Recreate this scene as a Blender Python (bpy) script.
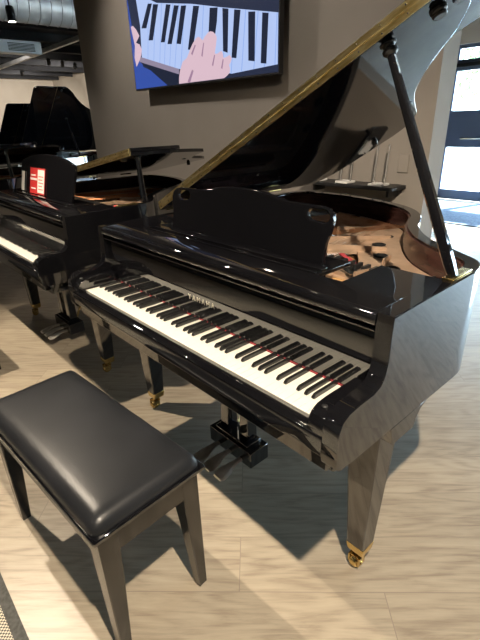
import bpy, bmesh, math, random
from mathutils import Vector, Matrix
random.seed(7)
S = bpy.context.scene
for o in list(bpy.data.objects):
    bpy.data.objects.remove(o)
COL = S.collection
R = math.radians

# ------------------------------------------------------------------ camera
cd = bpy.data.cameras.new('camera')
cam = bpy.data.objects.new('camera', cd)
COL.objects.link(cam)
right = Vector((0.6706, 0.7411, -0.0314))
up = Vector((-0.2855, 0.2969, 0.9112))
fwd = Vector((-0.6847, 0.6021, -0.4107))
M = Matrix((right, up, -fwd)).transposed().to_4x4()
M.translation = Vector((1.7364, -0.6662, 1.3444))
cam.matrix_world = M
cd.sensor_fit = 'VERTICAL'
cd.sensor_height = 36
cd.lens = 436.67 / 640 * 36
cd.clip_start = 0.02
cd.clip_end = 200
S.camera = cam

# ------------------------------------------------------------------ colour management
S.view_settings.view_transform = 'Standard'
S.view_settings.look = 'None'
S.view_settings.gamma = 1
S.view_settings.exposure = 0.98
S.view_settings.use_curve_mapping = False
S.cycles.max_bounces = 8
S.cycles.caustics_reflective = False
S.cycles.caustics_refractive = False
S.cycles.sample_clamp_indirect = 6

# ------------------------------------------------------------------ sky, sun, portals
W = bpy.data.worlds.new('daylight')
S.world = W
W.use_nodes = True
bg = W.node_tree.nodes['Background']
bg.inputs[0].default_value = (0.66, 0.83, 1.0, 1)
bg.inputs[1].default_value = 13.0


def look_rot(d):
    return Vector(d).to_track_quat('-Z', 'Y').to_euler()


sl = bpy.data.lights.new('sun', 'SUN')
sl.energy = 30
sl.angle = R(1.0)
sl.color = (1.0, 0.95, 0.86)
sun = bpy.data.objects.new('sun', sl)
COL.objects.link(sun)
sun.rotation_euler = look_rot((-0.22, -0.78, -0.60))


def portal(name, loc, d, sx, sy):
    l = bpy.data.lights.new(name, 'AREA')
    l.shape = 'RECTANGLE'
    l.size = sx
    l.size_y = sy
    l.cycles.is_portal = True
    o = bpy.data.objects.new(name, l)
    o.location = loc
    o.rotation_euler = look_rot(d)
    COL.objects.link(o)


portal('storefront_portal', (2.35, 7.5, 1.25), (0, -1, 0), 8.6, 2.5)


def lamp_light(parent, name, kind, energy, col, radius, loc=(0, 0, 0), aim=(0, 0, -1), spot=100, blend=.5):
    l = bpy.data.lights.new(name, kind)
    l.energy = energy
    l.color = col
    l.shadow_soft_size = radius
    if kind == 'SPOT':
        l.spot_size = R(spot)
        l.spot_blend = blend
    o = bpy.data.objects.new(name, l)
    COL.objects.link(o)
    o.parent = parent
    o.location = loc
    o.rotation_euler = look_rot(aim)
    return o


WARM = (1.0, 0.85, 0.66)
NEUT = (1.0, 0.90, 0.78)


# ------------------------------------------------------------------ materials
def mat(name, col, rough=.5, metal=0.0, ior=1.5, spec=None, emis=None, estr=0, coat=0):
    m = bpy.data.materials.new(name)
    m.use_nodes = True
    b = m.node_tree.nodes['Principled BSDF']
    b.inputs['Base Color'].default_value = (*col, 1)
    b.inputs['Roughness'].default_value = rough
    b.inputs['Metallic'].default_value = metal
    b.inputs['IOR'].default_value = ior
    if coat:
        b.inputs['Coat Weight'].default_value = coat
        b.inputs['Coat Roughness'].default_value = .04
    if emis:
        b.inputs['Emission Color'].default_value = (*emis, 1)
        b.inputs['Emission Strength'].default_value = estr
    return m


def nodes(m):
    nt = m.node_tree
    return nt, nt.nodes['Principled BSDF']


def noisy(m, c1, c2, scale=5, detail=4, rough_var=None, stretch=(1, 1, 1), bump=0, bscale=None, lo=.35, hi=.65):
    nt, b = nodes(m)
    tc = nt.nodes.new('ShaderNodeTexCoord')
    mp = nt.nodes.new('ShaderNodeMapping')
    mp.inputs['Scale'].default_value = stretch
    nt.links.new(tc.outputs['Object'], mp.inputs[0])
    n = nt.nodes.new('ShaderNodeTexNoise')
    n.inputs['Scale'].default_value = scale
    n.inputs['Detail'].default_value = detail
    nt.links.new(mp.outputs[0], n.inputs['Vector'])
    cr = nt.nodes.new('ShaderNodeValToRGB')
    cr.color_ramp.elements[0].color = (*c1, 1)
    cr.color_ramp.elements[1].color = (*c2, 1)
    cr.color_ramp.elements[0].position = lo
    cr.color_ramp.elements[1].position = hi
    nt.links.new(n.outputs[0], cr.inputs[0])
    nt.links.new(cr.outputs[0], b.inputs['Base Color'])
    if bump:
        n2 = nt.nodes.new('ShaderNodeTexNoise')
        n2.inputs['Scale'].default_value = bscale or scale * 8
        nt.links.new(mp.outputs[0], n2.inputs['Vector'])
        bp = nt.nodes.new('ShaderNodeBump')
        bp.inputs['Strength'].default_value = bump
        bp.inputs['Distance'].default_value = .002
        nt.links.new(n2.outputs[0], bp.inputs['Height'])
        nt.links.new(bp.outputs[0], b.inputs['Normal'])
    return m


EB = noisy(mat('polished_ebony', (.004, .004, .005), .035, ior=2.12), (.003, .003, .004), (.006, .006, .007), 3)
EBL = mat('polished_ebony_lid', (.004, .004, .005), .045, ior=1.52)
EBD = noisy(mat('satin_ebony', (.006, .006, .007), .16, ior=1.9), (.004, .004, .005), (.009, .009, .01), 8)
BENCHW = noisy(mat('bench_black_wood', (.012, .011, .010), .15, ior=1.65), (.008, .007, .006), (.022, .019, .016), 4, stretch=(14, 14, 1))
IVORY = noisy(mat('white_key_plastic', (.62, .60, .54), .18), (.61, .59, .53), (.64, .62, .56), 3)
BKEY = noisy(mat('black_key_plastic', (.01, .01, .01), .22, ior=1.6), (.008, .008, .008), (.014, .014, .014), 30)
FELT = noisy(mat('red_felt', (.30, .02, .03), .95), (.26, .018, .025), (.36, .03, .04), 60)
BRASS = noisy(mat('brass', (.72, .52, .20), .22, 1.0), (.66, .46, .16), (.80, .60, .26), 25)
BRASSD = noisy(mat('brass_hinge', (.82, .64, .28), .34, 1.0), (.66, .48, .17), (.95, .80, .42), 18, stretch=(1, 6, 6))
CHROME = noisy(mat('nickel_pedal', (.62, .58, .52), .34, .35), (.54, .50, .45), (.72, .68, .62), 20)
STEEL = mat('steel', (.62, .62, .6), .25, 1.0)
MAHOG = noisy(mat('mahogany_inner_rim', (.10, .035, .022), .22, ior=1.6), (.045, .020, .018), (.08, .036, .030), 6, stretch=(2, 2, 12))
PLATE = noisy(mat('gold_iron_plate', (.50, .35, .24), .36, .45), (.44, .305, .21), (.56, .40, .285), 12, bump=.15)
SPRUCE = noisy(mat('spruce_soundboard', (.42, .23, .09), .4), (.36, .19, .07), (.50, .29, .12), 6, stretch=(20, 1, 1))
COPPER = mat('copper_string', (.55, .25, .12), .35, 1.0)
LEATH = noisy(mat('black_leather', (.014, .014, .016), .34, ior=1.36), (.010, .011, .013), (.016, .017, .020), 6, bump=.14, bscale=260)
RUBBER = mat('black_rubber', (.012, .012, .012), .5)
WALLM = noisy(mat('taupe_wall_paint', (.27, .24, .21), .85), (.262, .233, .204), (.278, .247, .217), 3, bump=.12, bscale=180)
WALLL = noisy(mat('cream_wall_paint', (.55, .50, .43), .85), (.53, .48, .41), (.57, .52, .45), 2)
WALLD = noisy(mat('dark_taupe_wall_paint', (.15, .13, .11), .85), (.14, .122, .104), (.16, .138, .116), 3)
CEILM = noisy(mat('dark_ceiling_paint', (.02, .022, .028), .8), (.017, .019, .025), (.026, .028, .034), 4)
DUCT = noisy(mat('galvanised_duct', (.66, .68, .71), .45, .35), (.60, .62, .65), (.72, .74, .77), 5)
BLACKM = mat('black_metal', (.012, .012, .013), .45)
WHITEP = mat('white_plastic', (.75, .74, .72), .4)
FRAMEM = mat('hazed_storefront_aluminium', (.13, .17, .26), .4, .3)  # daylight haze at the doors is put into this lighter, bluer metal colour
MATM = noisy(mat('entrance_mat_fibre', (.10, .15, .24), .95), (.07, .11, .19), (.15, .21, .31), 40)
CARDR = mat('red_card', (.55, .03, .03), .5)
CARDW = mat('white_card', (.8, .77, .72), .5)
CONC = noisy(mat('pavement_concrete', (.5, .5, .48), .9), (.45, .45, .43), (.55, .55, .53), 2)
LEAF = noisy(mat('tree_leaf', (.10, .20, .06), .7), (.07, .15, .04), (.15, .27, .09), 8)
BARK = noisy(mat('bark', (.12, .08, .05), .9), (.08, .055, .035), (.16, .11, .07), 10, stretch=(4, 4, 1))
LAMPE = mat('lamp_face', (1, 1, 1), .5, emis=(1.0, .86, .66), estr=40)
ACRYL = mat('clear_acrylic', (.9, .92, .92), .05)
nt, b = nodes(ACRYL)
b.inputs['Transmission Weight'].default_value = .9
b.inputs['IOR'].default_value = 1.3

GLASS = bpy.data.materials.new('window_glass')
GLASS.use_nodes = True
nt = GLASS.node_tree
nt.nodes.clear()
tr = nt.nodes.new('ShaderNodeBsdfTransparent')
tr.inputs[0].default_value = (.92, .96, .96, 1)
gl = nt.nodes.new('ShaderNodeBsdfGlossy')
gl.inputs['Roughness'].default_value = .02
mx = nt.nodes.new('ShaderNodeMixShader')
mx.inputs[0].default_value = .08
ou = nt.nodes.new('ShaderNodeOutputMaterial')
nt.links.new(tr.outputs[0], mx.inputs[1])
nt.links.new(gl.outputs[0], mx.inputs[2])
nt.links.new(mx.outputs[0], ou.inputs[0])

# plank floor
FLOOR = mat('oak_plank_floor', (.42, .35, .27), .36)
nt, b = nodes(FLOOR)
N = nt.nodes.new
L = nt.links.new
tc = N('ShaderNodeTexCoord')
mp = N('ShaderNodeMapping')
mp.vector_type = 'TEXTURE'
mp.inputs['Rotation'].default_value = (0, 0, R(46.4))
mp.inputs['Location'].default_value = (.508, -.651, 0)
L(tc.outputs['Object'], mp.inputs[0])
bk = N('ShaderNodeTexBrick')
bk.inputs['Scale'].default_value = 1
bk.inputs['Brick Width'].default_value = 1.22
bk.inputs['Row Height'].default_value = .20
bk.inputs['Mortar Size'].default_value = .0016
bk.inputs['Mortar Smooth'].default_value = .3
bk.inputs['Color1'].default_value = (0, 0, 0, 1)
bk.inputs['Color2'].default_value = (1, 1, 1, 1)
bk.inputs['Mortar'].default_value = (.5, .5, .5, 1)
bk.offset = .37
L(mp.outputs[0], bk.inputs['Vector'])
# grain: per-plank offset noise stretched along plank
add = N('ShaderNodeVectorMath')
add.operation = 'MULTIPLY_ADD'
L(bk.outputs['Color'], add.inputs[0])
add.inputs[1].default_value = (7, 13, 5)
L(mp.outputs[0], add.inputs[2])
m2 = N('ShaderNodeMapping')
m2.inputs['Scale'].default_value = (1.3, 12, 1)
L(add.outputs[0], m2.inputs[0])
n1 = N('ShaderNodeTexNoise')
n1.inputs['Scale'].default_value = 2.4
n1.inputs['Detail'].default_value = 7
n1.inputs['Roughness'].default_value = .62
n1.inputs['Distortion'].default_value = 1.4
L(m2.outputs[0], n1.inputs['Vector'])
m3 = N('ShaderNodeMapping')
m3.inputs['Scale'].default_value = (1.6, 7.5, 1)
L(add.outputs[0], m3.inputs[0])
wv = N('ShaderNodeTexNoise')
wv.inputs['Scale'].default_value = 1.0
wv.inputs['Detail'].default_value = 1.5
L(m3.outputs[0], wv.inputs['Vector'])
mul = N('ShaderNodeMath')
mul.operation = 'MULTIPLY'
mul.inputs[1].default_value = 60
L(wv.outputs[0], mul.inputs[0])
sn = N('ShaderNodeMath')
sn.operation = 'SINE'
L(mul.outputs[0], sn.inputs[0])
mr = N('ShaderNodeMapRange')
mr.inputs[1].default_value = -1
mr.inputs[2].default_value = 1
mr.inputs[3].default_value = .42
mr.inputs[4].default_value = .58
L(sn.outputs[0], mr.inputs[0])
ad = N('ShaderNodeMath')
ad.operation = 'ADD'
L(n1.outputs[0], ad.inputs[0])
L(mr.outputs[0], ad.inputs[1])
cr = N('ShaderNodeValToRGB')
e = cr.color_ramp.elements
e[0].position = .38
e[0].color = (.235, .19, .142, 1)
e[1].position = .68
e[1].color = (.41, .35, .262, 1)
x = e.new(.51)
x.color = (.335, .283, .212, 1)
m4 = N('ShaderNodeMapping')
m4.inputs['Scale'].default_value = (4, 75, 1)
L(add.outputs[0], m4.inputs[0])
n4 = N('ShaderNodeTexNoise')
n4.inputs['Scale'].default_value = 2.2
n4.inputs['Detail'].default_value = 5
n4.inputs['Roughness'].default_value = .7
L(m4.outputs[0], n4.inputs['Vector'])
g4 = N('ShaderNodeMath')
g4.operation = 'MULTIPLY_ADD'
g4.inputs[1].default_value = .55
g4.inputs[2].default_value = -.275
L(n4.outputs[0], g4.inputs[0])
ad2 = N('ShaderNodeMath')
ad2.operation = 'ADD'
L(ad.outputs[0], ad2.inputs[0])
L(g4.outputs[0], ad2.inputs[1])
hl = N('ShaderNodeMath')
hl.operation = 'MULTIPLY'
hl.inputs[1].default_value = .5
L(ad2.outputs[0], hl.inputs[0])
L(hl.outputs[0], cr.inputs[0])
hsv = N('ShaderNodeHueSaturation')
pv = N('ShaderNodeMapRange')
pv.inputs[3].default_value = .90
pv.inputs[4].default_value = 1.08
L(bk.outputs['Color'], pv.inputs[0])
L(pv.outputs[0], hsv.inputs['Value'])
L(cr.outputs[0], hsv.inputs['Color'])
mm = N('ShaderNodeMix')
mm.data_type = 'RGBA'
L(bk.outputs['Fac'], mm.inputs[0])
L(hsv.outputs[0], mm.inputs[6])
mm.inputs[7].default_value = (.22, .18, .14, 1)
L(mm.outputs[2], b.inputs['Base Color'])
bp = N('ShaderNodeBump')
bp.inputs['Strength'].default_value = .12
bp.inputs['Distance'].default_value = .002
L(n1.outputs[0], bp.inputs['Height'])
L(bp.outputs[0], b.inputs['Normal'])


# ------------------------------------------------------------------ mesh helpers
class MB:
    def __init__(s):
        s.bm = bmesh.new()

    def box(s, x0, x1, y0, y1, z0, z1, mtx=None):
        v = [s.bm.verts.new((x, y, z)) for z in (z0, z1) for x, y in ((x0, y0), (x1, y0), (x1, y1), (x0, y1))]
        for f in ((3, 2, 1, 0), (4, 5, 6, 7), (0, 1, 5, 4), (1, 2, 6, 5), (2, 3, 7, 6), (3, 0, 4, 7)):
            s.bm.faces.new([v[i] for i in f])
        if mtx:
            bmesh.ops.transform(s.bm, matrix=mtx, verts=v)
        return s

    def loft(s, rings, caps=True, close=True):
        R_ = [[s.bm.verts.new(p) for p in r] for r in rings]
        n = len(R_[0])
        for a, b_ in zip(R_, R_[1:]):
            for i in range(n if close else n - 1):
                j = (i + 1) % n
                s.bm.faces.new((a[i], a[j], b_[j], b_[i]))
        if caps and close:
            s.bm.faces.new(list(reversed(R_[0])))
            s.bm.faces.new(R_[-1])
        return s

    def prism(s, pts, axis, a, b_):
        """pts: 2D polygon; axis x: pts=(y,z); y: (x,z); z: (x,y)"""
        def P(p, t):
            return {'x': (t, p[0], p[1]), 'y': (p[0], t, p[1]), 'z': (p[0], p[1], t)}[axis]
        return s.loft([[P(p, a) for p in pts], [P(p, b_) for p in pts]])

    def tube(s, path, r, n=10, caps=True):
        path = [Vector(p) for p in path]
        rr = r if isinstance(r, (list, tuple)) else [r] * len(path)
        rings = []
        for i, p in enumerate(path):
            d = (path[min(i + 1, len(path) - 1)] - path[max(i - 1, 0)]).normalized()
            a = d.orthogonal().normalized() if i == 0 else (a - d * a.dot(d)).normalized()
            c = d.cross(a)
            rings.append([p + (a * math.cos(t) + c * math.sin(t)) * rr[i] for t in [2 * math.pi * k / n for k in range(n)]])
        return s.loft(rings, caps)

    def lathe(s, prof, n=20, c=(0, 0, 0), mtx=None):
        nv = len(s.bm.verts)
        s.loft([[(c[0] + r * math.cos(2 * math.pi * k / n), c[1] + r * math.sin(2 * math.pi * k / n), c[2] + z) for k in range(n)] for r, z in prof])
        if mtx:
            s.bm.verts.ensure_lookup_table()
            bmesh.ops.transform(s.bm, matrix=mtx, verts=s.bm.verts[nv:])
        return s

    def build(s, name, m, parent=None, loc=None, smooth=True, bevel=0, seg=2, angle=35):
        bmesh.ops.recalc_face_normals(s.bm, faces=s.bm.faces)
        me = bpy.data.meshes.new(name)
        s.bm.to_mesh(me)
        s.bm.free()
        me.materials.append(m)
        o = bpy.data.objects.new(name, me)
        COL.objects.link(o)
        if parent:
            o.parent = parent
        if loc:
            o.location = loc
        if bevel:
            md = o.modifiers.new('bevel', 'BEVEL')
            md.width = bevel
            md.segments = seg
            md.limit_method = 'ANGLE'
            md.angle_limit = R(30)
            md.harden_normals = False
        if smooth:
            me.polygons.foreach_set('use_smooth', [True] * len(me.polygons))
            me.set_sharp_from_angle(angle=R(angle))
        return o


def tag(o, label, cat, group=None, kind=None):
    o['label'] = label
    o['category'] = cat
    if group:
        o['group'] = group
    if kind:
        o['kind'] = kind
    return o


def empty(name, loc=(0, 0, 0), rz=0):
    o = bpy.data.objects.new(name, None)
    o.empty_display_size = .1
    COL.objects.link(o)
    o.location = loc
    o.rotation_euler = (0, 0, rz)
    return o


def struct(o):
    o['kind'] = 'structure'
    return o


def copy_tree(o, parent=None, skip=()):
    c = o.copy()
    COL.objects.link(c)
    c.parent = parent
    for ch in list(o.children):
        if ch.name.split('.')[0] in skip:
            continue
        copy_tree(ch, c, skip)
    return c


def smooth_path(pts, sub=5):
    out = []
    n = len(pts)
    for i in range(n - 1):
        p0, p1, p2, p3 = (Vector(pts[max(i - 1, 0)]), Vector(pts[i]), Vector(pts[i + 1]), Vector(pts[min(i + 2, n - 1)]))
        for k in range(sub):
            t = k / sub
            out.append(.5 * ((2 * p1) + (-p0 + p2) * t + (2 * p0 - 5 * p1 + 4 * p2 - p3) * t * t + (-p0 + 3 * p1 - 3 * p2 + p3) * t ** 3))
    out.append(Vector(pts[-1]))
    return out


def offset_path(path, d):
    out = []
    for i, p in enumerate(path):
        a = (path[i] - path[max(i - 1, 0)])
        b_ = (path[min(i + 1, len(path) - 1)] - path[i])
        t = Vector((0, 0))
        if a.length > 0:
            t += a.normalized()
        if b_.length > 0:
            t += b_.normalized()
        t.normalize()
        out.append(p + Vector((-t.y, t.x)) * d)
    return out


# ------------------------------------------------------------------ room shell
CZ = 3.3
XL, XR, YB, YF = -18.4, 6.6, -4.5, 7.3
struct(MB().box(XL, XR, YB, YF + .2, -.1, 0).build('floor', FLOOR))
struct(MB().box(XL, XR, YB, YF + .2, CZ, CZ + .1).build('ceiling', CEILM))
struct(MB().box(XL - .1, XL, YB, YF, 0, CZ).build('wall_left', WALLL))
struct(MB().box(XL, XR, YB - .1, YB, 0, CZ).build('wall_front', WALLD))
struct(MB().box(XR, XR + .1, YB, YF, 0, CZ).build('wall_right', WALLD))
struct(MB().box(XL, -1.95, YF, YF + .2, 0, CZ).build('wall_back', WALLL))
struct(MB().box(-1.95, XR, YF, YF + .2, 2.36, CZ).build('wall_back_lintel', WALLL))
# partition carrying the television
part = struct(MB().box(-4.2, .396, 2.1, 2.29, 0, CZ).build('wall_partition', WALLM))
bb = struct(MB().prism([(2.1, 0), (2.088, 0), (2.088, .09), (2.094, .1), (2.1, .1)], 'x', -4.2, .396).build('baseboard_partition', BLACKM))

# ------------------------------------------------------------------ storefront
def glazed(name, x0, x1, z0, z1, hinge=None):
    """a framed unit of the storefront: frame, pane"""
    m = MB()
    f = .055
    y0, y1 = YF + .05, YF + .11
    m.box(x0, x0 + f, y0, y1, z0, z1)
    m.box(x1 - f, x1, y0, y1, z0, z1)
    m.box(x0 + f, x1 - f, y0, y1, z1 - f, z1)
    m.box(x0 + f, x1 - f, y0, y1, z0, z0 + (.16 if z0 < .1 else f))
    o = struct(m.build(name, FRAMEM, bevel=.003))
    p = MB().box(x0 + f, x1 - f, YF + .076, YF + .084, z0 + .05, z1 - f).build('pane', GLASS, o)
    return o


xs = [-1.93, -.98, 0.0, 1.4, 2.9, 4.4, 5.9, 6.6]
for i, (a, b_) in enumerate(zip(xs, xs[1:])):
    nm = 'door_%d' % (i + 1) if i < 2 else 'window_%d' % (i + 1)
    o = glazed(nm, a, b_, 0.01, 2.05)
    if i < 2:
        MB().box(a + .055, b_ - .055, YF + .045, YF + .115, .86, 1.42).build('door_panel', FRAMEM, o, bevel=.004)
        MB().tube([(a + .3, YF + .04, 1.0), (a + .3, YF - .01, 1.0), (b_ - .12, YF - .01, 1.0), (b_ - .12, YF + .04, 1.0)], .014, 10).build('push_bar', STEEL, o)
    o2 = glazed('window_%d' % (i + 11), a, b_, 2.1, 2.36)
tb = struct(MB().box(-1.95, XR, YF + .0, YF + .14, 2.05, 2.1).build('trim_1', BLACKM))
tb2 = struct(MB().box(-1.99, -1.93, YF - .02, YF + .16, 0, 2.36).build('trim_2', FRAMEM))

# outside
struct(MB().box(-14, 18, YF + .2, 40, -.12, -.02).build('ground_outside', CONC))


def tree(x, y, h, r, label):
    t = empty('tree', (x, y, -.02))
    tag(t, label, 'tree', 'trees outside the glass doors')
    MB().tube([(0, 0, 0), (.05, 0, h * .3), (0, .05, h * .6)], [.16, .12, .08], 10).build('trunk', BARK, t)
    m = MB()
    for k in range(900):
        a = random.uniform(0, 2 * math.pi)
        z = random.uniform(-1, 1)
        q = random.uniform(.5, 1) * r
        c = Vector((math.cos(a) * math.sqrt(1 - z * z) * q, math.sin(a) * math.sqrt(1 - z * z) * q, h * .72 + z * q * .75))
        d = Vector((random.gauss(0, 1), random.gauss(0, 1), random.gauss(0, 1))).normalized()
        e_ = d.orthogonal().normalized()
        w = d.cross(e_)
        s_ = .16
        vs = [m.bm.verts.new(c + v) for v in (e_ * s_, w * s_ * .5, -e_ * s_, -w * s_ * .5)]
        m.bm.faces.new(vs)
    m.build('crown', LEAF, t, smooth=False)
    return t


tree(-9.5, 24, 5.2, 2.3, 'leafy green tree outside, left one behind the glass doors')
tree(-5.2, 26, 4.8, 2.1, 'leafy green tree outside, right one behind the glass doors')

# ------------------------------------------------------------------ the piano
OUT = [(1.32, .50), (1.316, .590), (1.285, .658), (1.215, .712), (1.13, .765), (1.045, .835), (.975, .92), (.925, 1.0),
       (.885, 1.09), (.845, 1.175), (.78, 1.26), (.69, 1.335), (.57, 1.395), (.43, 1.44), (.28, 1.468), (.13, 1.475), (.01, 1.455), (-.06, 1.41), (-.09, 1.34), (-.095, 1.25)]
RIM = [Vector((1.32, .135)), Vector((1.32, .30))] + smooth_path(OUT, 4) + [Vector((-.095, .7)), Vector((-.095, .135))]
TH = .042
INN = offset_path(RIM, TH)
CX, CY = .612, .6
H0, H1 = .635, .96


def make_piano(hinge_angle, detail=True, desk_round=False, ldy=0.0):
    root = empty('grand_piano')
    off = (-CX, -CY, 0)
    # --- case
    m = MB()
    rings = []
    front = [(-.037, .655, .73), (-.033, .645, .752), (-.022, .638, .770), (-.002, .636, .781), (.03, H0, .785), (.09, H0, .788), (.115, H0, .797), (.13, H0, .818), (.1365, H0, .85), (.138, H0, .93), (.140, H0, .957)]
    path = [((1.32, y_), (1.32 - TH, y_), zb, zt) for y_, zb, zt in front]
    path += [((p.x, p.y), (q.x, q.y), H0, H1) for p, q in list(zip(RIM, INN))[1:-1]]
    path += [((-.095, y_), (-.095 + TH, y_), zb, zt) for y_, zb, zt in reversed(front)]
    for p, q, zb, zt in path:
        e_ = .06
        rings.append([(p[0], p[1], zb), (p[0], p[1], zt - .003), (p[0] - (p[0] - q[0]) * e_, p[1] - (p[1] - q[1]) * e_, zt), (q[0], q[1], zt), (q[0], q[1], zb)])
    m.loft(rings)
    m.build('case', EB, root, off, angle=40)
    # --- inner rim veneer
    i1 = offset_path(RIM, TH + .001)
    i2 = offset_path(RIM, TH + .008)
    k0 = 2
    m = MB()
    m.loft([[(a.x, a.y, .80), (a.x, a.y, H1 - .008), (b.x, b.y, H1 - .008), (b.x, b.y, .80)] for a, b in list(zip(i1, i2))[k0:-1]])
    m.build('inner_rim', MAHOG, root, off)
    # --- keybed
    m = MB()
    m.box(-.05, 1.275, .02, .62, .575, .634)
    m.box(-.052, 1.277, -.012, .02, .60, .655)
    m.prism([(-.05, .60), (1.27, .60), (1.20, .66), (1.02, .80), (.86, 1.05), (.70, 1.26), (.40, 1.38), (.05, 1.40), (-.05, 1.30)], 'z', .60, .633)
    m.build('keybed', EB, root, off, bevel=.003)
    m = MB()
    m.prism([(-.036, .66), (-.038, .705), (-.034, .713), (-.026, .716), (-.004, .716), (-.004, .655), (-.03, .655)], 'x', -.052, 1.277)
    m.build('key_slip', EB, root, off, bevel=.0015)
    # bottom of the tail (soundboard underside)
    # --- cheek blocks
    for x0, x1 in ((-.052, -.006), (1.2305, 1.277)):
        m = MB()
        m.prism([(.15, .768), (.03, .768), (.0, .765), (-.02, .755), (-.031, .737), (-.034, .716), (-.034, .66), (.15, .66)], 'x', x0, x1)
        cb = m.build('cheek_block', EB, root, off, bevel=.004)
        MB().lathe([(.0001, 0), (.007, 0), (.007, .002), (.005, .0035), (.0001, .0035)], 12, ((x0 + x1) / 2, .0, .7655)).build('block_screw', BLACKM, cb)
    # --- keys
    kw = 1.2255 / 52
    wm = None
    for i in range(52):
        if wm is None:
            m = MB()
            m.box(0, kw - .0009, 0, .148, .704, .7235)
            m.box(0, kw - .0009, -.0012, 0, .719, .7235)
            wm = m.build('white_key', IVORY, root, (off[0], off[1], 0), bevel=.0012)
            k = wm
        else:
            k = wm.copy()
            COL.objects.link(k)
        k.location = (off[0] + i * kw, off[1], 0)
    bmk = None
    for i in range(51):
        if i % 7 in (1, 4):
            continue
        xo = {0: 0, 2: -.0016, 3: .0016, 5: -.002, 6: 0}[i % 7]
        if bmk is None:
            m = MB()
            w = .0052
            m.loft([[(-w, .052, .7235), (w, .052, .7235), (w, .1485, .7235), (-w, .1485, .7235)],
                    [(-w, .053, .728), (w, .053, .728), (w, .1485, .728), (-w, .1485, .728)],
                    [(-w * .82, .060, .7355), (w * .82, .060, .7355), (w * .82, .1485, .7355), (-w * .82, .1485, .7355)]])
            bmk = m.build('black_key', BKEY, root, off, bevel=.001)
            k = bmk
        else:
            k = bmk.copy()
            COL.objects.link(k)
        k.location = (off[0] + (i + 1) * kw + xo, off[1], 0)
    MB().box(-.006, 1.2305, .1487, .1515, .7237, .7262).build('felt_strip', FELT, root, off)
    MB().box(-.006, 1.2305, .1487, .1515, .70, .7236).build('key_rail', BLACKM, root, off)
    # --- fallboard
    m = MB()
    m.prism([(.1525, .70), (.1525, .735), (.1528, .80), (.1535, .88), (.156, .897), (.163, .906), (.175, .909), (.208, .90), (.208, .70)], 'x', -.052, 1.277)
    fb = m.build('fallboard', EB, root, off, bevel=.0012)
    # --- front rail / music shelf
    m = MB()
    m.prism([(.137, .924), (.133, .930), (.133, .946), (.138, .955), (.146, .959), (.25, .959), (.25, .912), (.16, .912), (.155, .918)], 'x', -.052, 1.277)
    m.build('front_rail', EB, root, off, bevel=.0015)
    MB().box(-.05, 1.275, .1385, .143, .9085, .9118).build('rail_lip', EB, root, off)
    m = MB()
    m.box(1.10, 1.277, .251, .445, .944, .957)
    m.box(-.052, .10, .251, .445, .944, .957)
    m.box(.10, 1.0, .251, .44, .935, .948)
    m.build('music_shelf', EB, root, off, bevel=.002)
    m = MB()
    m.box(.1, 1.0, .30, .325, .948, .958)
    m.box(.1, 1.0, .268, .274, .948, .956)
    m.build('desk_tray', EB, root, off, bevel=.002)
    m = MB()
    m.box(1.045, 1.085, .262, .30, .925, .945)
    m.build('desk_rail', SPRUCE, root, off, bevel=.002)
    # --- music desk
    if not desk_round:
        half = [(.0, 1.140), (.06, 1.139), (.12, 1.133), (.165, 1.124), (.215, 1.117), (.29, 1.116), (.345, 1.116), (.375, 1.110), (.392, 1.097), (.398, 1.078), (.394, 1.05), (.384, 1.015), (.382, .975), (.392, .93), (.396, .912)]
        mid, sl_ = .58, .2
    else:
        half = [(.0, 1.205), (.15, 1.20), (.30, 1.185), (.42, 1.160), (.455, 1.148), (.465, 1.12), (.44, .95), (.43, .92)]
        mid, sl_ = .47, .25
    lk = 1.0 if desk_round else 1.055
    poly = [(mid + a, z_) for a, z_ in half] + [(mid - a * lk, z_) for a, z_ in reversed(half) if a > 0]
    t_ = .016

    def yy(z_):
        return .34 + sl_ * (z_ - .93)
    m = MB()
    fr = [m.bm.verts.new((a, yy(z_), z_)) for a, z_ in poly]
    holes = []
    if not desk_round:
        for sx in (-1, 1):
            hp = []
            for ax, az in ((.306, 1.103), (.298, 1.094), (.300, 1.081), (.312, 1.073), (.366, 1.070), (.380, 1.077), (.384, 1.088), (.378, 1.099), (.366, 1.106), (.318, 1.107)):
                hp.append((mid + sx * ax, az))
            holes.append(hp)
    edges = []
    for i in range(len(fr)):
        edges.append(m.bm.edges.new((fr[i], fr[(i + 1) % len(fr)])))
    for hp in holes:
        hv = [m.bm.verts.new((a, yy(z_), z_)) for a, z_ in hp]
        for i in range(len(hv)):
            edges.append(m.bm.edges.new((hv[i], hv[(i + 1) % len(hv)])))
    bmesh.ops.triangle_fill(m.bm, use_beauty=True, edges=edges, use_dissolve=False)
    ex = bmesh.ops.extrude_face_region(m.bm, geom=list(m.bm.faces))
    bmesh.ops.translate(m.bm, vec=(0, t_, 0), verts=[g for g in ex['geom'] if isinstance(g, bmesh.types.BMVert)])
    m.build('music_desk', EBL, root, off, bevel=.0025, angle=30)
    # --- soundboard, plate, strings
    inn = offset_path(RIM, TH + .009)
    sb = [(p.x, p.y) for p in inn[2:-1]] + [(inn[-1].x, .5)]
    sb = [(x_, max(y_, .46)) for x_, y_ in sb]
    m = MB()
    m.prism(sb, 'z', .800, .808)
    m.build('soundboard', SPRUCE, root, off)
    m = MB()
    ina = offset_path(RIM, TH + .012)
    op = [(v.x, v.y) for v in ina if v.y > .47]
    outer = [(-.04, .30), (1.262, .30), (1.262, .46)] + op[0:] + [(-.04, .60)]
    outer = [p for i, p in enumerate(outer) if i == 0 or math.hypot(p[0] - outer[i - 1][0], p[1] - outer[i - 1][1]) > .004]
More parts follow.
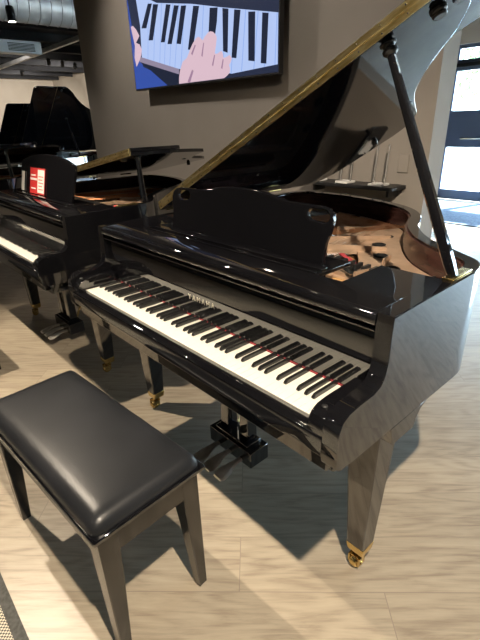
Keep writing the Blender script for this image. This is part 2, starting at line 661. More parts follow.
    hol = [[(-.005, .60), (.10, .60), (.085, 1.22), (.03, 1.27), (-.005, 1.20)],
           [(.16, .60), (.39, .59), (.34, 1.26), (.20, 1.30), (.13, 1.28)],
           [(.45, .59), (.705, .575), (.61, 1.10), (.52, 1.19), (.39, 1.25)],
           [(.775, .60), (.93, .60), (.86, .70), (.80, .78), (.72, .90)]]
    es = []
    for lp_ in [outer] + hol:
        vs = [m.bm.verts.new((a_, b_, .858)) for a_, b_ in lp_]
        for i in range(len(vs)):
            es.append(m.bm.edges.new((vs[i], vs[(i + 1) % len(vs)])))
    bmesh.ops.triangle_fill(m.bm, use_beauty=True, edges=es, use_dissolve=False)
    ex = bmesh.ops.extrude_face_region(m.bm, geom=list(m.bm.faces))
    bmesh.ops.translate(m.bm, vec=(0, 0, .012), verts=[g for g in ex['geom'] if isinstance(g, bmesh.types.BMVert)])
    for (xa, ya, xb, yb, w) in ((.13, .5, .105, 1.34, .022), (.42, .5, .365, 1.32, .022), (.74, .48, .635, 1.24, .024), (.990, .48, .985, .655, .012), (.715, .70, .862, .88, .011), (.637, .793, .775, 1.06, .011), (.985, .655, .93, .80, .010), (.56, .98, .66, 1.20, .012), (.80, .52, .94, .50, .010), (1.15, .46, 1.12, .60, .018)):
        dx = w / 2
        m.loft([[(xa - dx, ya, .860), (xa + dx, ya, .860), (xa + dx * .7, ya, .905), (xa - dx * .7, ya, .905)],
                [(xb - dx, yb, .860), (xb + dx, yb, .860), (xb + dx * .7, yb, .882), (xb - dx * .7, yb, .882)]])
    pl = m.build('iron_plate', PLATE, root, off, angle=30)
    if detail:
        for (hx, hy, hr) in ((1.009, .676, .021), (.896, .791, .022), (.804, .927, .021), (.759, 1.071, .017), (.66, 1.22, .022), (.54, 1.29, .022), (.40, 1.345, .022), (.24, 1.375, .022), (1.17, .68, .016)):
            MB().lathe([(hr + .006, 0), (hr + .007, .003), (hr, .005), (hr * .98, -.001), (.0001, -.001)], 20, (hx, hy, .8712)).build('plate_rosette', BLACKM, pl)
        for (ax, ay, bx_, by_, w) in ((.80, .675, .945, .575, .018), (.62, .80, .665, .745, .014)):
            d = Vector((bx_ - ax, by_ - ay)).normalized()
            nn = Vector((-d.y, d.x)) * w / 2
            MB().prism([(ax + nn.x, ay + nn.y), (bx_ + nn.x, by_ + nn.y), (bx_ - nn.x, by_ - nn.y), (ax - nn.x, ay - nn.y)], 'z', .883, .889).build('string_felt', FELT, root, off)
        for (ax, ay, bx_, by_, w, m_) in ((.845, .575, .965, .505, .018, STEEL), (.82, .62, .955, .54, .014, RUBBER), (.50, 1.10, .60, 1.03, .020, STEEL), (.54, 1.15, .65, 1.08, .014, RUBBER)):
            d = Vector((bx_ - ax, by_ - ay)).normalized()
            nn = Vector((-d.y, d.x)) * w / 2
            MB().prism([(ax + nn.x, ay + nn.y), (bx_ + nn.x, by_ + nn.y), (bx_ - nn.x, by_ - nn.y), (ax - nn.x, ay - nn.y)], 'z', .878, .886).build('string_rest', m_, root, off)
        # strings
        m = MB()
        for k in range(70):
            t = k / 69
            xa = .16 + t * .76
            xb = .14 + t * .56
            # end on bentside plate
            yb = 1.33 - .10 * t - .20 * max(0, t - .35) / .65
            a, b2 = Vector((xa, .36, .884)), Vector((xb, yb, .876))
            s_ = (b2 - a).normalized().cross(Vector((0, 0, 1))) * .0007
            up_ = Vector((0, 0, .0012))
            m.loft([[a - s_, a + s_, a + up_], [b2 - s_, b2 + s_, b2 + up_]])
        so = m.build('strings', STEEL, root, off)
        so['kind'] = 'stuff'
        m = MB()
        for k in range(24):
            a, b2 = Vector((-.02 + k * .016, .36, .893)), Vector((.34 + k * .018, 1.32 - k * .004, .886))
            s_ = (b2 - a).normalized().cross(Vector((0, 0, 1))) * .0015
            m.loft([[a - s_, a + s_, a + Vector((0, 0, .003))], [b2 - s_, b2 + s_, b2 + Vector((0, 0, .003))]])
        so = m.build('bass_strings', COPPER, root, off)
        so['kind'] = 'stuff'
        m = MB()
        for k in range(72):
            for r_ in range(2):
                x_ = -.02 + k * .0172
                m.lathe([(.003, 0), (.0033, .014), (.002, .016)], 6, (x_, .345 + r_ * .03 + .008 * math.sin(k), .876))
        so = m.build('tuning_pins', STEEL, root, off)
        so['kind'] = 'stuff'
        dm = None
        for k in range(34):
            x_ = .02 + k * .032
            y_ = .60 - .05 * (k / 33) ** 2
            if dm is None:
                m = MB()
                m.box(-.006, .006, -.022, .022, .893, .905)
                m.box(-.0055, .0055, -.02, .02, .886, .893)
                dm = m.build('damper', RUBBER, root, off, bevel=.001)
                k_ = dm
            else:
                k_ = dm.copy()
                COL.objects.link(k_)
            k_.location = (off[0] + x_, off[1] + y_, 0)
        # bridge and capo bar
        br = smooth_path([(.30, 1.30), (.50, 1.20), (.66, 1.05), (.80, .86), (.95, .70), (1.12, .58)], 5)
        bro = offset_path(br, .028)
        MB().loft([[(a.x, a.y, .808), (a.x, a.y, .850), (b.x, b.y, .850), (b.x, b.y, .808)] for a, b in zip(br, bro)]).build('bridge', MAHOG, root, off)
    # --- lid
    lid_z = H1 + .018
    lid = MB()
    LO = [(1.415, .46), (1.415, .58), (1.395, .628), (1.31, .73), (1.24, .79), (1.138, .89), (1.037, 1.014), (.972, 1.126), (.905, 1.26), (.872, 1.325)]
    LO2 = [(.852, 1.352), (.80, 1.41), (.738, 1.456), (.65, 1.497), (.554, 1.525), (.378, 1.576), (.20, 1.62), (.10, 1.625), (.03, 1.60), (.0, 1.55), (0, 1.4)]
    lp = [(1.415, .46)] + [tuple(v) for v in smooth_path(LO[1:], 4)] + [tuple(v) for v in smooth_path(LO2, 4)] + [(0, .46)]
    if desk_round:
        lp = [(a, min(b2 + (.30 if a > .7 and .5 < b2 else 0) * min(1, max(0, (b2 - .5) * 5)) * max(0, min(1, (1.2 - b2) * 2)), 1.42)) for a, b2 in lp]
    lid.prism(lp, 'z', 0, .018)
    lo = lid.build('lid', EBL, root, (off[0] - .094, off[1] + ldy, lid_z), bevel=.0018)
    lo.rotation_euler = (0, -hinge_angle, 0)
    MB().prism([(.0, .462), (1.412, .462), (1.412, .76), (1.40, .785), (1.375, .80), (.02, .80), (.0, .78)], 'z', .0205, .0385).build('front_flap', EBL, lo, bevel=.0018)
    hb = MB()
    hb.box(.01, 1.405, .4565, .4595, .001, .0165)
    hb.box(.01, 1.405, .4585, .4615, .0222, .0375)
    hb.tube([(.01, .4575, .0193), (1.405, .4575, .0193)], .0026, 8)
    ho = hb.build('piano_hinge', BRASSD, lo)
    if detail:
        sm = None
        for k in range(40):
            if sm is None:
                s_ = MB()
                s_.lathe([(.0001, 0), (.0028, 0), (.0022, .001), (.0001, .001)], 8, (0, 0, 0), Matrix.Rotation(R(90), 4, 'X'))
                sm = s_.build('hinge_screw', STEEL, ho)
                k_ = sm
            else:
                k_ = sm.copy()
                COL.objects.link(k_)
            k_.location = (.03 + (k // 2) * .072, .4563 if k % 2 else .4583, .009 if k % 2 else .030)
    for (u, v, r_) in ((1.364, .525, .020), (.60, 1.40, .014)):
        MB().lathe([(.0001, -.018), (r_ * .75, -.018), (r_ * .9, -.014), (r_ * .8, -.010), (r_ * 1.0, -.006), (r_ * 1.05, 0), (.0001, 0)], 20, (u, v, 0)).build('rubber_bumper', RUBBER, lo)
    MB().lathe([(.0001, -.010), (.014, -.010), (.017, -.004), (.022, -.002), (.022, 0), (.0001, 0)], 20, (1.235, .51, 0)).build('prop_cup', RUBBER, lo)
    for (u, v) in ((.952, 1.115), (1.400, .552)):
        MB().box(u - .009, u + .009, v - .012, v + .012, -.003, 0).build('lid_latch', BLACKM, lo, bevel=.001)
    # spine hinges
    for y_ in (.55, 1.25):
        MB().tube([(-.096, y_ - .05, lid_z), (-.096, y_ + .05, lid_z)], .006, 8).build('spine_hinge', BRASS, root, off)
    # --- prop
    a = Vector((1.297, .462, H1 + .004))
    ul = 1.235
    if hinge_angle < R(15):
        a = Vector((1.297, .60, H1 + .006))
    bpt = Vector((-.094 + ul * math.cos(hinge_angle) + .018 * math.sin(hinge_angle), .51, lid_z + ul * math.sin(hinge_angle) - .018 * math.cos(hinge_angle)))
    if hinge_angle < R(15):
        ul = 1.39
        bpt = Vector((-.094 + ul * math.cos(hinge_angle), .60, lid_z + ul * math.sin(hinge_angle) - .008))
    d = (bpt - a).normalized()
    sx = Vector((0, 1, 0))
    sx = (sx - d * sx.dot(d)).normalized()
    sy = d.cross(sx)
    m = MB()
    rings = []
    for t, w, h in ((0, .012, .012), (.06, .0155, .014), (.5, .0135, .0125), (.93, .0105, .010), (1, .009, .009)):
        c = a.lerp(bpt, t)
        rings.append([c + sx * w * p + sy * h * q for p, q in ((-1, -.5), (-.5, -1), (.5, -1), (1, -.5), (1, .5), (.5, 1), (-.5, 1), (-1, .5))])
    m.loft(rings)
    pr = m.build('lid_prop', EB, root, off, angle=25)
    q_ = d.to_track_quat('Z', 'Y').to_matrix().to_4x4()
    if hinge_angle > R(15):
        m = MB()
        m.lathe([(.0001, -.014), (.012, -.013), (.019, -.006), (.020, .002), (.014, .006), (.0001, .006)], 20, mtx=Matrix.Translation(bpt) @ q_)
        m.build('prop_tip', RUBBER, pr)
    MB().box(1.283, 1.312, .43, .55, H1 - .0005, H1 + .006).build('prop_plate', BRASS, root, off, bevel=.002)
    # --- legs
    for (lx, ly) in ((1.232, .263), (.0, .263), (.30, 1.15)):
        m = MB()

        def sq(c, hx, z_):
            return [(c[0] - hx, c[1] - hx, z_), (c[0] + hx, c[1] - hx, z_), (c[0] + hx, c[1] + hx, z_), (c[0] - hx, c[1] + hx, z_)]
        m.loft([sq((lx, ly), .030, .085), sq((lx, ly), .050, .574 if ly < 1 else .60)])
        lg = m.build('leg', EB, root, off, bevel=.003)
        m = MB()
        m.loft([sq((lx, ly), .020, .060), sq((lx, ly), .0285, .068), sq((lx, ly), .0315, .093), sq((lx, ly), .0310, .100)])
        m.build('ferrule', BRASS, lg, bevel=.002)
        m = MB()
        m.tube([(lx, ly, .062), (lx, ly, .046)], .012, 12)
        m.box(lx - .020, lx - .015, ly - .030, ly + .006, .016, .050)
        m.box(lx + .015, lx + .020, ly - .030, ly + .006, .016, .050)
        m.box(lx - .020, lx + .020, ly - .026, ly + .010, .046, .051)
        m.tube([(lx - .022, ly - .014, .023), (lx + .022, ly - .014, .023)], .006, 10)
        m.build('caster_fork', BRASS, lg)
        MB().lathe([(.0001, -.013), (.019, -.013), (.0225, -.009), (.0225, .009), (.019, .013), (.0001, .013)], 22, mtx=Matrix.Translation((lx, ly - .014, .0226)) @ Matrix.Rotation(R(90), 4, 'Y')).build('caster_wheel', BRASS, lg)
    # corbel joining the case side to the front leg
    for lx in (1.32 - TH, -.095):
        m = MB()
        m.prism([(.19, .6345), (.20, .60), (.21, .573), (.318, .573), (.325, .598), (.345, .620), (.38, .6345)], 'x', lx, lx + TH)
        m.build('case_bracket', EB, root, off, bevel=.002)
    # --- lyre
    m = MB()
    m.box(.475, .735, .245, .345, .075, .150)
    m.box(.505, .705, .255, .335, .15, .165)
    ly = m.build('pedal_lyre', EB, root, off, bevel=.004)
    MB().box(.50, .71, .25, .35, .545, .5745).build('lyre_head', EB, ly, bevel=.004)
    for x_ in (.545, .665):
        m = MB()
        m.loft([[(x_ - a_, .275 - 0, z_), (x_ + a_, .275, z_), (x_ + a_, .325, z_), (x_ - a_, .325, z_)] for z_, a_ in ((.165, .026), (.30, .022), (.545, .026))])
        m.build('lyre_post', EB, ly, bevel=.003)
    m = MB()
    for x_ in (.59, .605, .62):
        m.tube([(x_, .31, .15), (x_, .31, .56)], .003, 8)
    m.build('pedal_rods', STEEL, ly)
    for x_ in (.535, .605, .675):
        m = MB()
        rings = []
        for y_, w, z_ in ((.25, .011, .088), (.215, .013, .090), (.19, .020, .088), (.165, .029, .082), (.145, .032, .077), (.128, .031, .073), (.118, .022, .071)):
            rings.append([(x_ - w, y_, z_), (x_ - w * .6, y_, z_ + .008), (x_ + w * .6, y_, z_ + .008), (x_ + w, y_, z_), (x_ + w * .6, y_, z_ - .004), (x_ - w * .6, y_, z_ - .004)])
        m.loft(rings)
        m.build('pedal', CHROME, ly)
    MB().tube([(.56, .34, .16), (.56, .55, .57)], .006, 8).build('lyre_brace', BRASS, ly)
    MB().tube([(.65, .34, .16), (.65, .55, .57)], .006, 8).build('lyre_brace', BRASS, ly)
    return root, fb


def place(root, dx, dy, rz=0):
    """position a piano so that its key origin (0,0) sits at (dx,dy) turned by rz"""
    c, s_ = math.cos(rz), math.sin(rz)
    root.location = (dx + c * CX - s_ * CY, dy + s_ * CX + c * CY, 0)
    root.rotation_euler = (0, 0, rz)


PG = 'grand pianos on the showroom floor'
main, fb = make_piano(R(26))
place(main, 0, 0)
tag(main, 'nearest glossy black baby grand piano, lid up on its prop, bench in front of it', 'piano')


NAMEM = mat('inlaid_letters', (.70, .65, .53), .4, .2)
# maker's name on the fallboard
def text_mesh(body, size, mtx, m, name, parent, loc=None, extrude=.0004, spacing=1.0):
    c = bpy.data.curves.new('t', 'FONT')
    c.body = body
    c.size = size
    c.extrude = extrude
    c.align_x = 'CENTER'
    c.space_character = spacing
    o = bpy.data.objects.new('t', c)
    COL.objects.link(o)
    dg = bpy.context.evaluated_depsgraph_get()
    me = bpy.data.meshes.new_from_object(o.evaluated_get(dg))
    bpy.data.objects.remove(o)
    me.transform(mtx)
    me.materials.clear()
    me.materials.append(m)
    n_ = bpy.data.objects.new(name, me)
    COL.objects.link(n_)
    n_.parent = parent
    if loc:
        n_.location = loc
    return n_


tm = Matrix.Translation((.607, .1522, .786)) @ Matrix.Rotation(R(90), 4, 'X') @ Matrix.Scale(1.0, 4)
text_mesh('YAMAHA', .026, tm, NAMEM, 'maker_name', fb, spacing=1.6)

nb, fb2 = make_piano(R(9.3), detail=True, desk_round=True, ldy=.09)
place(nb, -1.755, -.01)
tag(nb, 'second black grand piano from the viewer, red and white price card on its music desk', 'piano', None)
tm2 = Matrix.Translation((.607, .1522, .786)) @ Matrix.Rotation(R(90), 4, 'X')
text_mesh('YAMAHA', .026, tm2, NAMEM, 'maker_name', fb2, spacing=1.6)

SK = ('white_key', 'black_key', 'damper', 'hinge_screw', 'plate_rosette', 'block_screw')
p5 = copy_tree(nb, skip=SK)
place(p5, -3.95, -.05)
tag(p5, 'black grand piano cut by left edge, beyond the one with the price card', 'piano')


def reopen(root, ang):
    """lid at another angle with its front flap laid out flat instead of folded back"""
    for ch in list(root.children):
        n_ = ch.name.split('.')[0]
        if n_ == 'lid':
            ch.rotation_euler = (0, -ang, 0)
            for g in ch.children:
                if g.name.split('.')[0] == 'front_flap':
                    g.location = (0, .9175, .0385)
                    g.rotation_euler = (math.pi, 0, 0)
        if n_ == 'lid_prop':
            a = Vector((1.297 - CX, .462 - CY, H1))
            old = Vector((-.094 + 1.235 * math.cos(R(26)) - CX, .51 - CY, H1 + .018 + 1.235 * math.sin(R(26))))
            new = Vector((-.094 + 1.235 * math.cos(ang) - CX, .51 - CY, H1 + .012 + 1.235 * math.sin(ang)))
            q = (old - a).rotation_difference(new - a)
            k = (new - a).length / (old - a).length
            off = Vector((-CX, -CY, 0))
            ch.rotation_mode = 'QUATERNION'
            ch.rotation_quaternion = q
            ch.scale = (1, 1, 1)
            ch.location = a - q @ (a - off)


p3 = copy_tree(main, skip=SK)
place(p3, -6.33, 1.68, R(4.3))
reopen(p3, R(41))
tag(p3, 'distant black grand piano beside the partition end, lid standing high on its prop', 'piano')
p4 = copy_tree(main, skip=SK)
place(p4, -9.4, 2.15, R(4.3))
reopen(p4, R(37))
tag(p4, 'farthest black grand piano at the left edge, open lid against the cream wall', 'piano')

# price cards on the neighbouring music desk
def card(name, w, h, x_, z_, m1, label, red=False):
    t = .25
    rot = Matrix.Rotation(math.atan(t), 4, 'X')
    yb = .34 - .01 + t * (z_ - .93) - .006
    o = MB().box(-w / 2, w / 2, -.001, .001, 0, h, Matrix.Rotation(-math.atan(t), 4, 'X')).build(name, m1, None, (x_, yb, z_))
    tag(o, label, 'price card')
    return o


pc = card('price_card', .27, .165, -1.40, .958, CARDR, 'red and white price card standing on the music desk of the second piano')
rt = Matrix.Rotation(-math.atan(.25), 4, 'X')
MB().box(.012, .128, -.0022, -.0012, .01, .155, rt).build('white_panel', CARDW, pc)
MB().box(-.125, .0, -.0022, -.0012, .085, .10, rt).build('white_band', CARDW, pc)
MB().box(-.105, -.020, -.0022, -.0012, .028, .036, rt).build('white_band', CARDW, pc)
MB().box(-.115, -.032, -.0022, -.0012, .112, .122, rt).build('white_band', CARDW, pc)
for k in range(5):
    MB().box(.028, .112 - .016 * (k % 2), -.0030, -.0023, .03 + k * .02, .035 + k * .02, rt).build('print_line', CARDR, pc)
pc2 = card('price_card', .055, .130, -1.68, .962, CARDW, 'narrow white card standing left of the red and white price card')

# ------------------------------------------------------------------ benches
def make_bench(round_=0):
    root = empty('piano_bench')
    hx, hy = .368, .165
    # cushion
    m = MB()
    nx, ny = 30, 16

    def P(i, j, top):
        u = -1 + 2 * i / nx
        v = -1 + 2 * j / ny
        # superellipse style edge falloff
        du = 1 - abs(u)
        dv = 1 - abs(v)
        e_ = min(du * hx, dv * hy)
        z_ = .495 + (.030 * (1 - math.exp(-e_ / .012))) + .006 * (1 - u * u) * (1 - v * v)
        r_ = .028
        x_, y_ = u * hx, v * hy
        # round corners a bit
        cxr, cyr = hx - r_, hy - r_
        if abs(x_) > cxr and abs(y_) > cyr:
            dx, dy = abs(x_) - cxr, abs(y_) - cyr
            mxd = max(dx, dy)
            L_ = math.hypot(dx, dy)
            if L_ > 0:
                x_ = math.copysign(cxr + dx / L_ * mxd, x_)
                y_ = math.copysign(cyr + dy / L_ * mxd, y_)
        return (x_, y_, z_)
    # non uniform spacing toward the edges
    def warp(i, n):
        t = -1 + 2 * i / n
        return (math.copysign(1 - (1 - abs(t)) ** 1.6, t) + 1) / 2 * n
    top = [[m.bm.verts.new(P(warp(i, nx), warp(j, ny), True)) for j in range(ny + 1)] for i in range(nx + 1)]
    for i in range(nx):
        for j in range(ny):
            m.bm.faces.new((top[i][j], top[i + 1][j], top[i + 1][j + 1], top[i][j + 1]))
    be = [e_ for e_ in m.bm.edges if e_.is_boundary]
    ex = bmesh.ops.extrude_edge_only(m.bm, edges=be)
    vs = [g for g in ex['geom'] if isinstance(g, bmesh.types.BMVert)]
    for v in vs:
        v.co.z = .485
    m.build('cushion', LEATH, root, angle=60)
    m = MB()
    m.box(-hx - .009, hx + .009, -hy - .006, hy + .006, .470, .4845)
    m.build('seat_frame', EB, root, bevel=.004)
    m = MB()
    ax, ay = hx - .012, hy - .012
    t = .018
    m.box(-ax + .03, ax - .03, -ay, -ay + t, .390, .4695)
    m.box(-ax + .03, ax - .03, ay - t, ay, .390, .4695)
    m.box(-ax, -ax + t, -ay + .03, ay - .03, .390, .4695)
    m.box(ax - t, ax, -ay + .03, ay - .03, .390, .4695)
    m.build('apron', BENCHW, root, bevel=.002)
    for sx in (-1, 1):
        for sy in (-1, 1):
            m = MB()

            def ring(w, z_):
                xo, yo = sx * (ax + .002), sy * (ay + .002)
                xi, yi = xo - sx * w, yo - sy * w
                return [(min(xo, xi), min(yo, yi), z_), (max(xo, xi), min(yo, yi), z_), (max(xo, xi), max(yo, yi), z_), (min(xo, xi), max(yo, yi), z_)]
            m.loft([ring(.030, .002), ring(.052, .34), ring(.056, .4695)])
            lg = m.build('leg', BENCHW, root, bevel=.003)
            xo, yo = sx * (ax - .013), sy * (ay - .013)
            MB().lathe([(.0001, 0), (.009, 0), (.009, .002), (.0001, .002)], 10, (xo, yo, 0)).build('foot_glide', STEEL, lg)
    return root


bench = make_bench()
bench.location = (.594, -.326, 0)
bench.rotation_euler = (0, 0, R(4.2))
tag(bench, 'black leather piano bench with tapered legs in front of the nearest piano', 'bench')

bench2 = copy_tree(bench)
bench2.location = (-1.37, -.39, 0)
bench2.rotation_euler = (0, 0, R(2))
tag(bench2, 'black leather piano bench in front of the second piano, just past left edge', 'bench')

# ------------------------------------------------------------------ television
tv = empty('television', (-1.735, 2.085, 1.660))
tag(tv, 'wall-mounted flat television showing hands playing a piano keyboard', 'television')
tv.rotation_euler = (0, R(.6), R(0))
TW, TH2 = 2.03, 1.15
MB().box(-TW / 2 + .006, TW / 2 - .006, -.13, -.085, .008, TH2).build('bezel', BLACKM, tv, bevel=.004)
MB().box(-.35, .35, -.085, .0, .3, .8).build('wall_bracket', BLACKM, tv)


def emi(name, c, s_=1.0):
    m = mat(name, (.01, .01, .012), .12, emis=c, estr=s_)
    return m


SB = emi('screen_dark', (.010, .014, .03))
SWH = emi('screen_white_keys', (.44, .56, .88), .52)
SSH = emi('screen_key_gap', (.12, .2, .42))
SBK = emi('screen_black_keys', (.006, .009, .02))
SHAND = emi('screen_hand', (.60, .43, .50), .60)
SHAND2 = emi('screen_hand_shade', (.36, .22, .33), .5)
SBLUE = emi('screen_blue_sleeve', (.03, .07, .32), .6)
SMAUV = emi('screen_key_front', (.32, .27, .38), .45)
SGOLD = emi('screen_glare', (.45, .36, .22), .8)
scr = MB().box(-TW / 2 + .015, TW / 2 - .015, -.1312, -.130, .022, TH2 - .015).build('screen', SB, tv)
LY = [0]


def flat(name, pts, m, lay):
    y0 = -.1312 - .0006 * lay
    mb = MB()
    mb.prism(pts, 'y', y0 - .0004, y0)
    return mb.build(name, m, scr, smooth=False)


def clipx(pts):
    return [(max(-.995, min(.995, a)), max(.024, b_)) for a, b_ in pts]


def shp(name, pts, m, lay):
    return flat(name, clipx(pts), m, lay)


shp('screen_white_keys', [(-.86, 1.0), (-.70, .76), (-.488, .675), (.022, .585), (.416, .498), (.995, .378), (.995, .07), (.5, .05), (-.216, .142), (-.827, .284), (-.80, .55)], SWH, 1)
seams = [((-.72, .262), (-.62, .70)), ((-.619, .239), (-.51, .68)), ((-.52, .215), (-.41, .66)), ((-.445, .198), (-.33, .64)), ((-.36, .18), (-.24, .63)), ((-.28, .16), (-.15, .615)),
         ((-.19, .14), (-.07, .60)), ((.09, .10), (.18, .55)), ((.38, .06), (.46, .49)), ((.488, .05), (.56, .468)), ((.612, .056), (.67, .445)), ((.749, .06), (.80, .418)), ((.861, .065), (.90, .398)), ((.968, .069), (.985, .38))]
for (ax, az), (bx_, bz) in seams:
    shp('screen_key_seam', [(ax - .003, az), (ax + .003, az), (bx_ + .003, bz), (bx_ - .003, bz)], SSH, 2)
for q in ([(-.63, .692), (-.561, .683), (-.693, .513), (-.779, .523)], [(-.545, .675), (-.464, .661), (-.60, .406), (-.674, .414)], [(-.342, .641), (-.274, .628), (-.408, .368), (-.471, .375)],
          [(-.224, .615), (-.155, .602), (-.30, .342), (-.367, .349)], [(-.123, .596), (-.05, .586), (-.163, .325), (-.226, .336)], [(.045, .568), (.123, .555), (.004, .263), (-.065, .274)],
          [(.256, .521), (.354, .508), (.338, .419), (.276, .236), (.229, .361)], [(.410, .495), (.480, .480), (.455, .197), (.400, .213)],
          [(.545, .465), (.615, .452), (.556, .15), (.500, .159)], [(.697, .428), (.77, .418), (.76, .11), (.691, .121)], [(.842, .401), (.904, .389), (.882, .084), (.824, .092)]):
    shp('screen_black_key', q, SBK, 3)
shp('screen_sleeve', [(-.995, .90), (-.948, .528), (-.863, .301), (-.815, .209), (-.242, .025), (-.995, .025)], SBLUE, 3)
shp('screen_key_front', [(-.863, .301), (-.216, .142), (-.222, .10), (-.872, .257)], SMAUV, 4)
shp('screen_key_slip', [(-.872, .257), (-.222, .10), (-.23, .025), (-.42, .025), (-.70, .175)], SBK, 4)
shp('screen_hand', [(-.23, .025), (-.224, .073), (-.20, .13), (-.152, .192), (-.087, .214), (-.055, .245), (-.03, .274), (.01, .31), (.059, .341), (.09, .349), (.112, .341), (.14, .322), (.152, .315), (.17, .335), (.192, .345), (.22, .36),
     (.25, .366), (.285, .358), (.312, .34), (.327, .32), (.328, .303), (.315, .26), (.297, .209), (.32, .203), (.342, .206), (.365, .215), (.386, .215), (.40, .19), (.405, .165), (.44, .17), (.482, .180), (.503, .155), (.49, .13),
     (.468, .112), (.478, .09), (.475, .06), (.44, .04), (.401, .025)], SHAND, 5)
for q in ([(-.02, .24), (.04, .30), (.05, .29), (-.005, .225)], [(.12, .21), (.155, .30), (.165, .295), (.135, .20)], [(.255, .13), (.29, .20), (.30, .195), (.27, .12)], [(.37, .10), (.395, .16), (.405, .155), (.385, .09)], [(-.10, .03), (-.02, .12), (.0, .11), (-.06, .025)]):
    shp('screen_finger_shade', q, SHAND2, 6)
shp('screen_hand', [(-.97, .56), (-.93, .565), (-.88, .53), (-.83, .47), (-.86, .45), (-.904, .422), (-.84, .40), (-.81, .356), (-.83, .31), (-.869, .272), (-.94, .22), (-.96, .30), (-.93, .40)], SHAND, 5)

# ------------------------------------------------------------------ wall shelf with acrylic stands
sh = empty('wall_shelf', (0, 2.1, .925))
tag(sh, 'dark floating shelf on the taupe wall behind the piano tail', 'shelf')
MB().box(-.50, .27, -.17, 0, -.004, .02).build('shelf_board', BLACKM, sh, bevel=.003)
MB().box(.20, .218, -.12, -.001, -.05, -.0045).build('bracket', BLACKM, sh)
MB().box(-.40, -.382, -.12, -.001, -.05, -.0045).build('bracket', BLACKM, sh)
for k, x_ in enumerate((-.36, -.12, .14)):
    st = empty('acrylic_stand', (x_, 1.98, .9455))
    tag(st, 'clear upright display stand with white foot, %s on the wall shelf' % ('leftmost', 'middle one', 'rightmost')[k], 'display stand', 'display stands on the wall shelf')
    MB().box(-.05, .05, -.05, .05, 0, .014).build('foot', WHITEP, st, bevel=.003)
    m = MB()
    m.box(-.045, -.035, -.004, .004, .014, .25, Matrix.Rotation(R(-6), 4, 'X'))
    m.box(.035, .045, -.004, .004, .014, .25, Matrix.Rotation(R(-6), 4, 'X'))
    m.build('upright', ACRYL, st)
# wall outlet
ou_ = tag(MB().box(.20, .27, 2.092, 2.0998, 1.02, 1.13).build('wall_outlet', WALLM, bevel=.003), 'small taupe outlet plate on the wall right of the shelf', 'outlet')

# entrance mat, rug
tag(MB().box(-1.9, 1.4, 5.45, 7.12, .0, .012).build('door_mat', MATM, bevel=.004), 'dark blue entrance mat inside the glass doors', 'mat')
rg = empty('area_rug', (-.4, -1.585, 0))
tag(rg, 'woven beige rug with black border at the lower left corner', 'rug')
RUG = mat('woven_rug', (.45, .41, .33), .95)
nt, b = nodes(RUG)
t1 = nt.nodes.new('ShaderNodeTexCoord')
ck = nt.nodes.new('ShaderNodeTexChecker')
ck.inputs['Scale'].default_value = 170
ck.inputs['Color1'].default_value = (.55, .50, .40, 1)
ck.inputs['Color2'].default_value = (.07, .07, .065, 1)
nt.links.new(t1.outputs['Object'], ck.inputs['Vector'])
nt.links.new(ck.outputs[0], b.inputs['Base Color'])
MB().box(-1.35, 1.35, -.85, .965 - .045, 0, .008).build('weave', RUG, rg)
RB = noisy(mat('rug_border', (.06, .06, .055), .9), (.045, .045, .04), (.075, .075, .07), 80)
m = MB()
m.box(-1.35, 1.35, .92, .953, 0, .0095)
m.build('border', RB, rg)

# ------------------------------------------------------------------ ceiling fixtures
def cyl_duct(x, r_, y0, y1, z_, label):
    prof = []
    o = MB()
    n_ = 24
    rings = []
    y = y0
    while y < y1:
        for dy, dr in ((0, 0), (.008, .008), (.016, 0), (.15, 0)):
            if y + dy < y1:
                rings.append([(x + (r_ + dr) * math.cos(2 * math.pi * k / n_), y + dy, z_ + (r_ + dr) * math.sin(2 * math.pi * k / n_)) for k in range(n_)])
        y += .16
    o.loft(rings)
    ob = o.build('ceiling_duct', DUCT, angle=30)
    return tag(ob, label, 'duct')


cyl_duct(-6.0, .24, -4.4, 7.2, 3.02, 'nearest silver spiral air duct hung under the dark ceiling')
d2 = empty('air_duct', (-9.6, 2.55, 2.98))
tag(d2, 'grey rectangular air duct with dark grille near the far ceiling', 'duct')
MB().box(-.15, .15, -6.5, 1.1, -.12, .12).build('duct_body', DUCT, d2, bevel=.01)
g_ = MB()
for k in range(6):
    g_.box(.151, .158, .40, .95, -.08 + k * .026, -.066 + k * .026)
g_.build('grille', BLACKM, d2)
MB().tube([(0, .5, .12), (0, .5, .319)], .012, 8).build('hanger', STEEL, d2)
MB().tube([(0, -3, .12), (0, -3, .319)], .012, 8).build('hanger', STEEL, d2)
for k in range(9):
    o = MB().box(-17.8 + k * 1.35, -17.68 + k * 1.35, YB + .02, YF - .02, CZ - .16, CZ - .001).build('ceiling_joist', CEILM)
    o['kind'] = 'structure'
bm_ = MB().box(-15, -7.2, 3.9, 3.98, 2.98, 3.06).build('conduit_beam', DUCT)
tag(bm_, 'long thin grey beam crossing under the dark ceiling joists', 'beam')


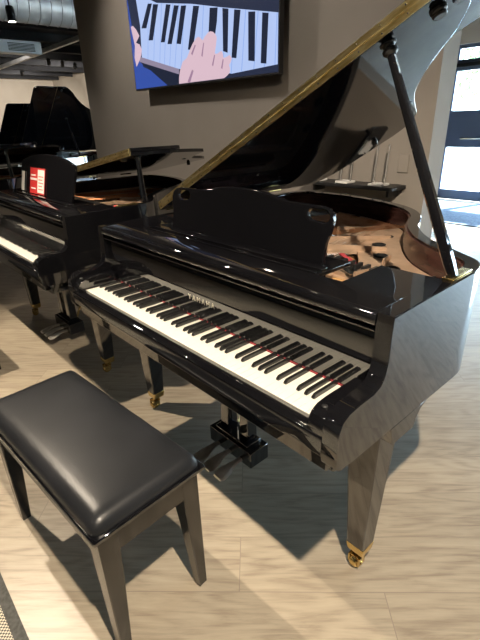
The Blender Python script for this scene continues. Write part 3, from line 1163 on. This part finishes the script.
def spotlight(x, y, z, aim, energy, col, label, grp=None, radius=.03, spot=110, lamp=True, body=.05, drop=None):
    r = empty('track_spotlight', (x, y, z))
    tag(r, label, 'lamp', grp)
    q = Vector(aim).to_track_quat('-Z', 'Y').to_matrix().to_4x4()
    MB().lathe([(.0001, .16), (body * .8, .16), (body, .14), (body, -.01), (body * .92, -.01), (body * .92, .0), (.0001, .0)], 20, mtx=q).build('lamp_body', BLACKM, r)
    MB().lathe([(.0001, -.004), (body * .9, -.004), (body * .9, -.001), (.0001, -.001)], 20, mtx=q).build('lamp_lens', LAMPE, r)
    if CZ - z > .17:
        MB().tube([(0, 0, .1), (0, 0, CZ - z - .001)], .008, 8).build('stem', BLACKM, r)
    if lamp:
        o = lamp_light(r, 'lamp', 'SPOT', energy, col, radius, Vector(aim).normalized() * .02, aim, spot, .6)
    return r


def aimto(a, b_):
    return tuple(Vector(b_) - Vector(a))


LA = (2.05, -.54, 2.75)
LB = (-1.26, -.60, 3.05)
spotlight(*LA, aimto(LA, (1.0, .1, .2)), 285, WARM, 'ceiling spotlight above and right of the nearest piano')
spotlight(*LB, aimto(LB, (-.45, -.25, .0)), 250, WARM, 'ceiling spotlight above the gap between the two front pianos', spot=68)
LC = (-2.9, .55, 3.05)  # unseen lamp added to brighten the wall; side chosen from the television's shadow
spotlight(*LC, aimto(LC, (-1.9, 2.1, 1.6)), 58, NEUT, 'unseen spotlight added to brighten the taupe wall under the television', spot=120, radius=.05)
LD = (-.2, .75, 3.05)  # second unseen lamp, added so the wall's right end is bright enough
spotlight(*LD, aimto(LD, (-.6, 2.1, 1.5)), 26, NEUT, 'unseen spotlight added to brighten the right end of the taupe wall', spot=95, radius=.05)
for k, (x, y, e_) in enumerate(((-5.1, 1.66, 25), (-10.5, 3.2, 90), (-12.0, 4.75, 95), (-12.3, 5.25, 95), (-12.6, 5.75, 95), (-15.0, 5.0, 150), (-4.5, -2.6, 12), (-9, -1.5, 100))):
    z = 2.62 if k == 0 else 3.0
    spotlight(x, y, z, (0, 0, -1) if k == 0 else (-1, .25, -.75) if k < 6 else (.1, .3, -1), e_, NEUT, 'ceiling downlight %s' % (
        'hanging left of the partition', 'nearest of the far row', 'second of the far row', 'third of the far row', 'fourth of the far row', 'last of the far row', 'behind the camera side aisle', 'over the far left aisle')[k],
        'downlights over the far showroom', .06, 120)
spotlight(3.6, -2.6, 3.1, (-.1, .2, -1), 22, NEUT, 'added fill spotlight behind the viewer on the right', None, .06, 150)  # added fill light, out of view
spotlight(.4, -3.2, 3.1, (0, .3, -1), 16, NEUT, 'added fill spotlight behind the viewer on the left', None, .06, 150)  # another out-of-view lamp, added as soft fill
